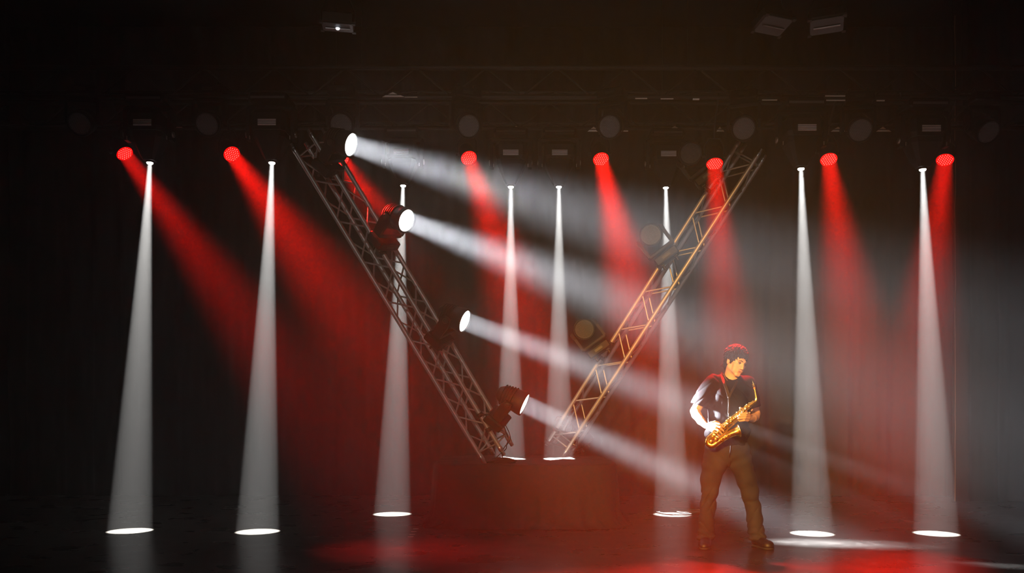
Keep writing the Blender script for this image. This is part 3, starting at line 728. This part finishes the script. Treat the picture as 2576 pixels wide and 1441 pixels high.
# T-shirt
S = Field((-.44, -.26, .74), (.34, .24, 1.62), .0050)
S.cap(Q(1838, 950, .03), Q(1837, 972, .03), .062, .10, .03, sq=((0, 1, 0), .85))
S.cap(Q(1796, 964, .03), Q(1876, 965, .03), .068, .066, .05)
S.chain([(Q(1837, 990, .02), .170), (Q(1832, 1040, .01), .172), (Q(1829, 1085, .01), .176), (Q(1829, 1150, .01), .188)], .05, sq=((0, 1, 0), .66))
S.cap(Q(1815, 1000, -.06), Q(1858, 1000, -.06), .06, .06, .05)
slR = [(Q(1790, 962, .025), .070), (Q(1768, 998, .03), .074), (Q(1750, 1036, .03), .078)]
slL = [(Q(1882, 966, .03), .068), (Q(1889, 1000, .05), .070), (Q(1896, 1040, .06), .074)]
S.chain(slR, .03); S.chain(slL, .03)
def sw(p):
    x, y, z = p[:, 0], p[:, 1], p[:, 2]; o = np.zeros(len(p))
    o += .0055*np.sin(38*(z+.55*np.abs(x+.02))+4*np.sin(9*x+2*z))*np.clip((1.36-z)*5, .15, 1)
    o += .0050*np.sin(46*x+11*np.sin(4*z))*np.clip((1.15-z)*4, .1, 1)
    o += .004*np.sin(30*z-26*x+3*np.sin(14*x))*(x < -.12)+.0035*np.sin(24*x+33*z+2*y*10)
    rd = lambda a, p_: np.clip(1-np.abs(np.sin(a)), 0, 1)**p_
    o += .010*rd(22*(z-1.30)+18*(x+.13)+1.2*np.sin(11*x), 4)*np.clip(1-np.abs(x+.10)*7, 0, 1)
    o -= .009*rd(17*(z-1.2)-12*x+1.5*np.sin(8*z), 3)*np.clip((1.22-z)*6, 0, 1)*np.clip((z-.9)*8, .2, 1)
    o += .008*rd(26*(z+.4*x)+2.0*np.sin(9*x), 4)*np.clip(1-np.abs(x-.10)*8, 0, 1)
    o += .008*rd(20*x+6*z+1.5*np.sin(7*z), 4)*np.clip((1.1-z)*5, 0, 1)
    o += .006*rd(40*z-34*x, 3)*(x < -.17)
    return o
S.warp(sw)
S.half(Q(1829, 1121, -.1), (0, 0, -1))
aR = slR[2][0]-slR[0][0]; S.half(Q(1757, 1020, .03), aR+np.array((.04, 0, 0)), lo=Q(1757, 1020, .03)-np.array((.13, .13, .16)), hi=Q(1757, 1020, .03)+np.array((.085, .13, .12)))
aL = slL[2][0]-slL[0][0]; S.half(Q(1893, 1024, .055), aL, lo=Q(1893, 1024, .055)-np.array((.055, .14, .10)), hi=Q(1893, 1024, .055)+np.array((.14, .14, .12)))
S.cap(Q(1768, 1000, .03), Q(1745, 1042, .03), .056, .066, .003, 'cut'); S.cap(Q(1890, 1006, .05), Q(1897, 1042, .065), .054, .062, .003, 'cut')
nk = hx(0, .0, -.07); S.cap(nk+np.array((0, -.01, .05)), Q(1841, 944, -.015), .062, .062, .003, 'cut')
S.mesh('tshirt', MS['shirt'], person)
# jeans
J = Field((-.36, -.22, .02), (.36, .24, 1.02), .0050)
J.chain([(Q(1830, 1098, .01), .150), (Q(1829, 1128, .015), .170)], .03, sq=((0, 1, 0), .70))
J.chain([(Q(1805, 1130, .015), .108), (Q(1797, 1165, .01), .104), (Q(1788, 1205, .0), .083), (Q(1785, 1240, -.015), .072), (Q(1781, 1270, .0), .064), (Q(1777, 1310, .02), .068), (Q(1775, 1352, .025), .077)], .03)
J.chain([(Q(1854, 1130, .015), .108), (Q(1862, 1165, .01), .104), (Q(1878, 1205, .0), .083), (Q(1887, 1240, -.01), .073), (Q(1893, 1270, .0), .065), (Q(1899, 1310, .0), .070), (Q(1905, 1348, .0), .078)], .03)
J.cap(Q(1832, 1170, .0), Q(1834, 1215, 0), .012, .03, .015, 'cut')
def jw(p):
    x, y, z = p[:, 0], p[:, 1], p[:, 2]; o = np.zeros(len(p))
    kn_ = np.exp(-((z-.44)/.09)**2); hem = np.exp(-((z-.09)/.07)**2); cr = np.exp(-((z-.80)/.09)**2); sg = np.sign(x+.03)
    rd = lambda a, p_: np.clip(1-np.abs(np.sin(a)), 0, 1)**p_
    o += .016*kn_*rd(23*(z+.6*x*sg)+2.2*np.sin(13*x)+1.1*np.sin(18*y), 3)*(.4+.6*np.sin(9*x+4)**2)
    o += .013*np.exp(-((z-.25)/.12)**2)*rd(14*z-22*x*sg+6*y, 4)
    o += .0075*hem*np.sin(95*z+2.5*np.sin(26*x)+10*y)
    o += .0050*cr*np.sin(60*(z-.8*x*sg)+2*np.sin(10*x))
    o += .0035*np.sin(34*x+5*np.sin(7*z)+12*y)+.0025*np.sin(21*z+19*x*sg)
    return o
J.warp(jw)
J.half(Q(1829, 1112, 0), (0, 0, 1)); J.half(np.array((-.2, 0, .055)), (0, 0, -1))
J.cap(Q(1775, 1352, .025), Q(1775, 1375, .025), .062, .066, .003, 'cut'); J.cap(Q(1905, 1348, .0), Q(1906, 1372, 0), .062, .066, .003, 'cut')
jm = J.mesh('jeans', MS['jeans'], person)
MB().tube([Q(1838, 1120, -.128), Q(1838, 1130, -.130), Q(1836, 1142, -.118), Q(1834, 1150, -.09)], [.004, .005, .004, .003], 6).obj('fly_seam', MS['jeans'], person)
# shoes
def shoe(heel, toe, wid):
    heel, toe = np.array(heel), np.array(toe); d = toe-heel; L = np.linalg.norm(d); d /= L; sd = np.array((d[1], -d[0], 0))
    f = Field(np.minimum(heel, toe)-np.array((.10, .10, .02)), np.maximum(heel, toe)+np.array((.10, .10, .18)), .0042)
    f.chain([(heel+d*.04+(0, 0, .055), .040), (heel+d*.13+(0, 0, .050), .043), (heel+d*.20+(0, 0, .034), .047), (toe-d*.045+(0, 0, .030), .040)], .03, sq=((0, 0, 1), .85))
    f.cap(heel+d*.055+(0, 0, .05), heel+d*.065+(0, 0, .115), .042, .045, .03)
    f.half((0, 0, .018), (0, 0, -1))
    a = f.mesh('shoe', MS['shoe'], person)
    g = Field(np.minimum(heel, toe)-np.array((.10, .10, .03)), np.maximum(heel, toe)+np.array((.10, .10, .10)), .0042)
    g.chain([(heel+d*.04+(0, 0, .012), .043), (heel+d*.13+(0, 0, .012), .043), (heel+d*.20+(0, 0, .012), .050), (toe-d*.045+(0, 0, .012), .044)], .02)
    g.half((0, 0, .020), (0, 0, 1)); g.half((0, 0, .0015), (0, 0, -1)); g.mesh('sole', MS['sole'], a)
    for k in range(4):
        c = heel+d*(.105+.022*k)+np.array((0, 0, .092-.006*k))
        MB().tube([c-sd*.022, c+np.array((0, 0, .006)), c+sd*.022], .0028, 6).obj('lace', MS['sole'], a)
shoe(Q(1778, 1350, .09)*(1, 1, 0), Q(1770, 1350, -.19)*(1, 1, 0), .09)
shoe(Q(1895, 1350, .05)*(1, 1, 0), Q(1936, 1350, -.16)*(1, 1, 0), .09)
# neck strap: two bands joining in one that carries the hook
stm = mat('strap_webbing', (.022, .015, .013), .6); stn = mat('strap_edge', (.22, .18, .17), .35)
def smooth(pts, rad, n=6):
    o, r = [], []; k = len(pts)
    for i in range(k-1):
        p0, p1, p2, p3 = pts[max(i-1, 0)], pts[i], pts[i+1], pts[min(i+2, k-1)]
        for j in range(n):
            t = j/n; o.append(.5*((2*p1)+(p2-p0)*t+(2*p0-5*p1+4*p2-p3)*t*t+(3*p1-p0-3*p2+p3)*t**3)); r.append(rad[i]+(rad[i+1]-rad[i])*t)
    return o+[pts[-1]], r+[rad[-1]]
def band(pts, w, name, m, parent):
    pts = smooth(pts, [0]*len(pts), 5)[0]; vs = []; k = len(pts)
    for i, p in enumerate(pts):
        t = (pts[min(i+1, k-1)]-pts[max(i-1, 0)]).normalized(); s_ = t.cross(Vector((0, -1, 0))).normalized()*w/2; n_ = Vector((0, -.0025, 0))
        vs += [p-s_+n_, p+s_+n_, p+s_-n_, p-s_-n_]
    fs = [(i*4+j, i*4+(j+1) % 4, i*4+4+(j+1) % 4, i*4+4+j) for i in range(k-1) for j in range(4)]+[(3, 2, 1, 0), (4*k-4, 4*k-3, 4*k-2, 4*k-1)]
    return MB().add(vs, fs).obj(name, m, parent)
V = lambda *a: Vector(Q(*a))
st = band([V(1818, 946, .06), V(1816, 938, .0), V(1818, 952, -.07), V(1823, 965, -.115), V(1829, 982, -.140), V(1834, 1000, -.150)], .024, 'neck_strap', stm, person)
band([V(1858, 948, .02), V(1856, 956, -.06), V(1848, 972, -.125), V(1838, 990, -.148), V(1834, 1000, -.150)], .018, 'strap_band', stm, st)
band([V(1833.5, 998, -.154), V(1834, 1020, -.172), V(1833, 1042, -.19)], .014, 'strap_band', stm, st)
MB().tube([V(1821, 940, -.035), V(1824, 949, -.07), V(1830, 957, -.105)], .0028, 6).obj('strap_edge', stn, st)
MB().tube([V(1833, 1040, -.195), V(1832, 1046, -.205), V(1834, 1050, -.21), V(1836, 1046, -.205)], .003, 6).obj('hook', M['steel'], st)

# ------------------------------------------------------------------ the saxophone
brass = mat('lacquered_brass', (.95, .66, .17), .25, 1, bump=(70, .08, .002)); pearl = mat('pearl', (.85, .82, .78), .15)
eb = mat('ebonite', (.015, .014, .014), .2); cork = mat('cork', (.5, .25, .1), .8)
sax = thing('saxophone', ROOT+V(1833, 1060, -.21), 'brass alto saxophone held slantwise across the body of the musician, mouthpiece up at the right', 'saxophone')
so = Vector(sax.location)
W_ = lambda *a: V(*a)+ROOT
T0, T1 = W_(1893, 1014, -.235), W_(1793, 1097, -.235)
MB().tube([T0, T0.lerp(T1, .5), T1], [.0135, .020, .0275], 22).obj('body_tube', brass, sax, so)
ax_ = (T1-T0).normalized(); cr_ = ax_.cross(Vector((0, -1, 0))).normalized()      # cr_ lies across the tube in the picture plane
if cr_.z < 0: cr_ = -cr_
MB().tube([T1-ax_*.012, T1+ax_*.010], [.031, .031], 22).obj('ferrule', brass, sax, so)
pts, rad = smooth([T1, W_(1783, 1106, -.240), W_(1783, 1116, -.252), W_(1793, 1119, -.262), W_(1804, 1112, -.265)], [.0275, .029, .030, .031, .031])
MB().tube(pts, rad, 24).obj('bow', brass, sax, so)
pts, rad = smooth([W_(1804, 1112, -.265), W_(1820, 1101, -.268), W_(1836, 1092, -.270), W_(1848, 1087, -.272), W_(1855, 1084.5, -.273), W_(1858, 1083.7, -.273)], [.031, .0305, .031, .034, .042, .053])
bell = MB().tube(pts, rad, 30, caps=False); bell.tube([p+Vector((.0, 0, .0)) for p in pts], [r-.0025 for r in rad], 30, caps=False)
bell.obj('bell', brass, sax, so)
bd = (pts[-1]-pts[-4]).normalized(); MB().lathe(pts[-1]-bd*.002, bd, [(0, .051), (0, .0565), (.005, .0565), (.005, .051)], 36, cap0=False, cap1=False).obj('bell_rim', brass, sax, so)
ba, bb = T0.lerp(T1, .62), W_(1826, 1097, -.268)
MB().tube([ba, ba.lerp(bb, .5)+Vector((.004, -.006, 0)), bb], .0045, 8).obj('bell_brace', brass, sax, so)
# neck, cork, mouthpiece
MB().tube([T0+ax_*.012, T0-ax_*.018], [.0165, .0165], 18).obj('neck_socket', brass, sax, so)
pts, rad = smooth([T0-ax_*.01, W_(1899, 1011, -.235), W_(1903, 1004, -.235), W_(1901, 992, -.235), W_(1898, 977, -.235)], [.0125, .012, .0115, .010, .0085])
nk_ = MB().tube(pts, rad, 16).obj('neck', brass, sax, so)
MB().tube([W_(1904, 999, -.235), W_(1908, 995, -.24), W_(1907, 985, -.24), W_(1902, 982, -.24)], .0028, 6).obj('octave_key', brass, nk_)
MB().tube([W_(1898, 978, -.235), W_(1897, 971, -.235)], [.0098, .0095], 14).obj('neck_cork', cork, sax, so)
MB().tube([W_(1897, 973, -.235), W_(1894.5, 962, -.235), W_(1892, 955, -.233), W_(1891, 952, -.232)], [.0125, .0115, .007, .003], 14).obj('mouthpiece', eb, sax, so)
lg = MB()
for u in (.15, .5): 
    c = W_(1897, 973, -.235).lerp(W_(1894.5, 962, -.235), u); lg.lathe(c, (W_(1894.5, 962, -.235)-W_(1897, 973, -.235)), [(0, .0122), (0, .0142), (.008, .0138), (.008, .012)], 16, cap0=False, cap1=False)
lg.obj('ligature', brass, sax, so)
# keywork: cups over the tone holes, rods, pearls, guards
Vw = Vector((0, -1, 0))
def cup(c, n_, r, m=None, name='key_cup'):
    return MB().lathe(c, n_, [(0, r*.8), (.003, r), (.007, r), (.009, r*.85), (.0095, r*.3)], 18).obj(name, m or brass, sax, so)
Ln_ = (T1-T0).length
for i, u in enumerate((.10, .17, .24, .31, .39, .47, .55, .63, .71, .79, .88, .96)):
    c = T0.lerp(T1, u); r = .0135+.014*u; off = cr_*(.004 if i % 2 else -.003)
    cup(c+Vw*r+off, (Vw+cr_*.15*(1 if i % 2 else -1)).normalized(), .009+.009*u)
for i, u in enumerate((.14, .27, .35, .50, .60, .84)):
    c = T0.lerp(T1, u); r = .0135+.014*u; cup(c+cr_*(r+.002)+Vw*.01, (cr_+Vw*.5).normalized(), .008+.007*u, None, 'side_key')
for k, (o1, a, b_) in enumerate(((.020, .02, .62), (.027, .05, .95), (-.017, .08, .55), (-.026, .40, .98), (-.033, .30, .80))):
    p0, p1 = T0.lerp(T1, a)+cr_*o1*(.8+.5*a)+Vw*.014, T0.lerp(T1, b_)+cr_*o1*(.8+.5*b_)+Vw*.018
    rd = MB().tube([p0, p1], .0026, 8).obj('key_rod', brass, sax, so)
    for u in (0, .25, .5, .75, 1):
        q = p0.lerp(p1, u); MB().tube([q, q-Vw*.018], .0024, 6).obj('post', brass, rd, so)
        MB().lathe(q-ax_*.004, ax_, [(0, .003), (.002, .0042), (.006, .0042), (.008, .003)], 8).obj('ball_post', brass, rd, so)
for u, o1 in ((.12, .028), (.20, .008), (.28, .010), (.36, .030), (.22, -.032), (.30, -.038), (.17, -.042), (.44, .006), (.64, .008), (.70, .010), (.56, .034)):
    c = T0.lerp(T1, u)+cr_*o1+Vw*(.038 if abs(o1) < .02 else .024); a = MB().lathe(c, Vw, [(0, .0062), (.003, .0068), (.005, .006)], 14).obj('key_touch', brass, sax, so)
    MB().lathe(c+Vw*.004, Vw, [(0, .0052), (.002, .0045), (.003, .002)], 12).obj('pearl', pearl, a, so)
# low keys on bow and bell with wire guards
for c, n_, r in ((W_(1789, 1111, -.290), (-.2, -1, -.2), .018), (W_(1802, 1105, -.300), (0, -1, -.1), .019), (W_(1817, 1106, -.305), (.1, -1, -.5), .020), (W_(1831, 1098, -.308), (.1, -1, -.5), .020)):
    n_ = Vector(n_).normalized(); cup(c, n_, r); g_ = MB(); dd, gx, gy = basis(n_, (0, 0, 1))
    for w in (0.4, 2.5, 4.6): g_.tube([c+(gx*math.cos(w)+gy*math.sin(w))*r*1.25-n_*.006, c+(gx*math.cos(w)+gy*math.sin(w))*r*1.1+n_*.016, c+n_*.018], .0022, 6)
    g_.obj('key_guard', brass, sax, so)
for i in range(3):
    c = W_(1797+7*i, 1097+2*i, -.285); MB().rbox(c, (.022, .010, .012), Matrix.Rotation(.6, 3, 'Y'), b=.003).obj('spatula_key', pearl if i == 1 else brass, sax, so)
MB().tube([W_(1806, 1098, -.290), W_(1822, 1090, -.295), W_(1840, 1080, -.29), W_(1848, 1077, -.285)], .0028, 6).obj('key_rod', brass, sax, so)
# ------------------------------------------------------------------ stage haze filling the room
hz = bpy.data.materials.new('stage_haze'); hz.use_nodes = True; nt = hz.node_tree; nt.nodes.clear()
out = nt.nodes.new('ShaderNodeOutputMaterial'); vs_ = nt.nodes.new('ShaderNodeVolumeScatter')
vs_.inputs['Density'].default_value = .022; vs_.inputs['Anisotropy'].default_value = .4; vs_.inputs['Color'].default_value = (.97, .97, 1, 1)
nt.links.new(vs_.outputs[0], out.inputs['Volume'])
hb = MB().box((.1, 7.72, 2.51), (15.2, 8.9, 5.0)).obj('haze', hz)
tag(hb, 'thin haze filling the stage and showing the beams', 'haze', kind='stuff')
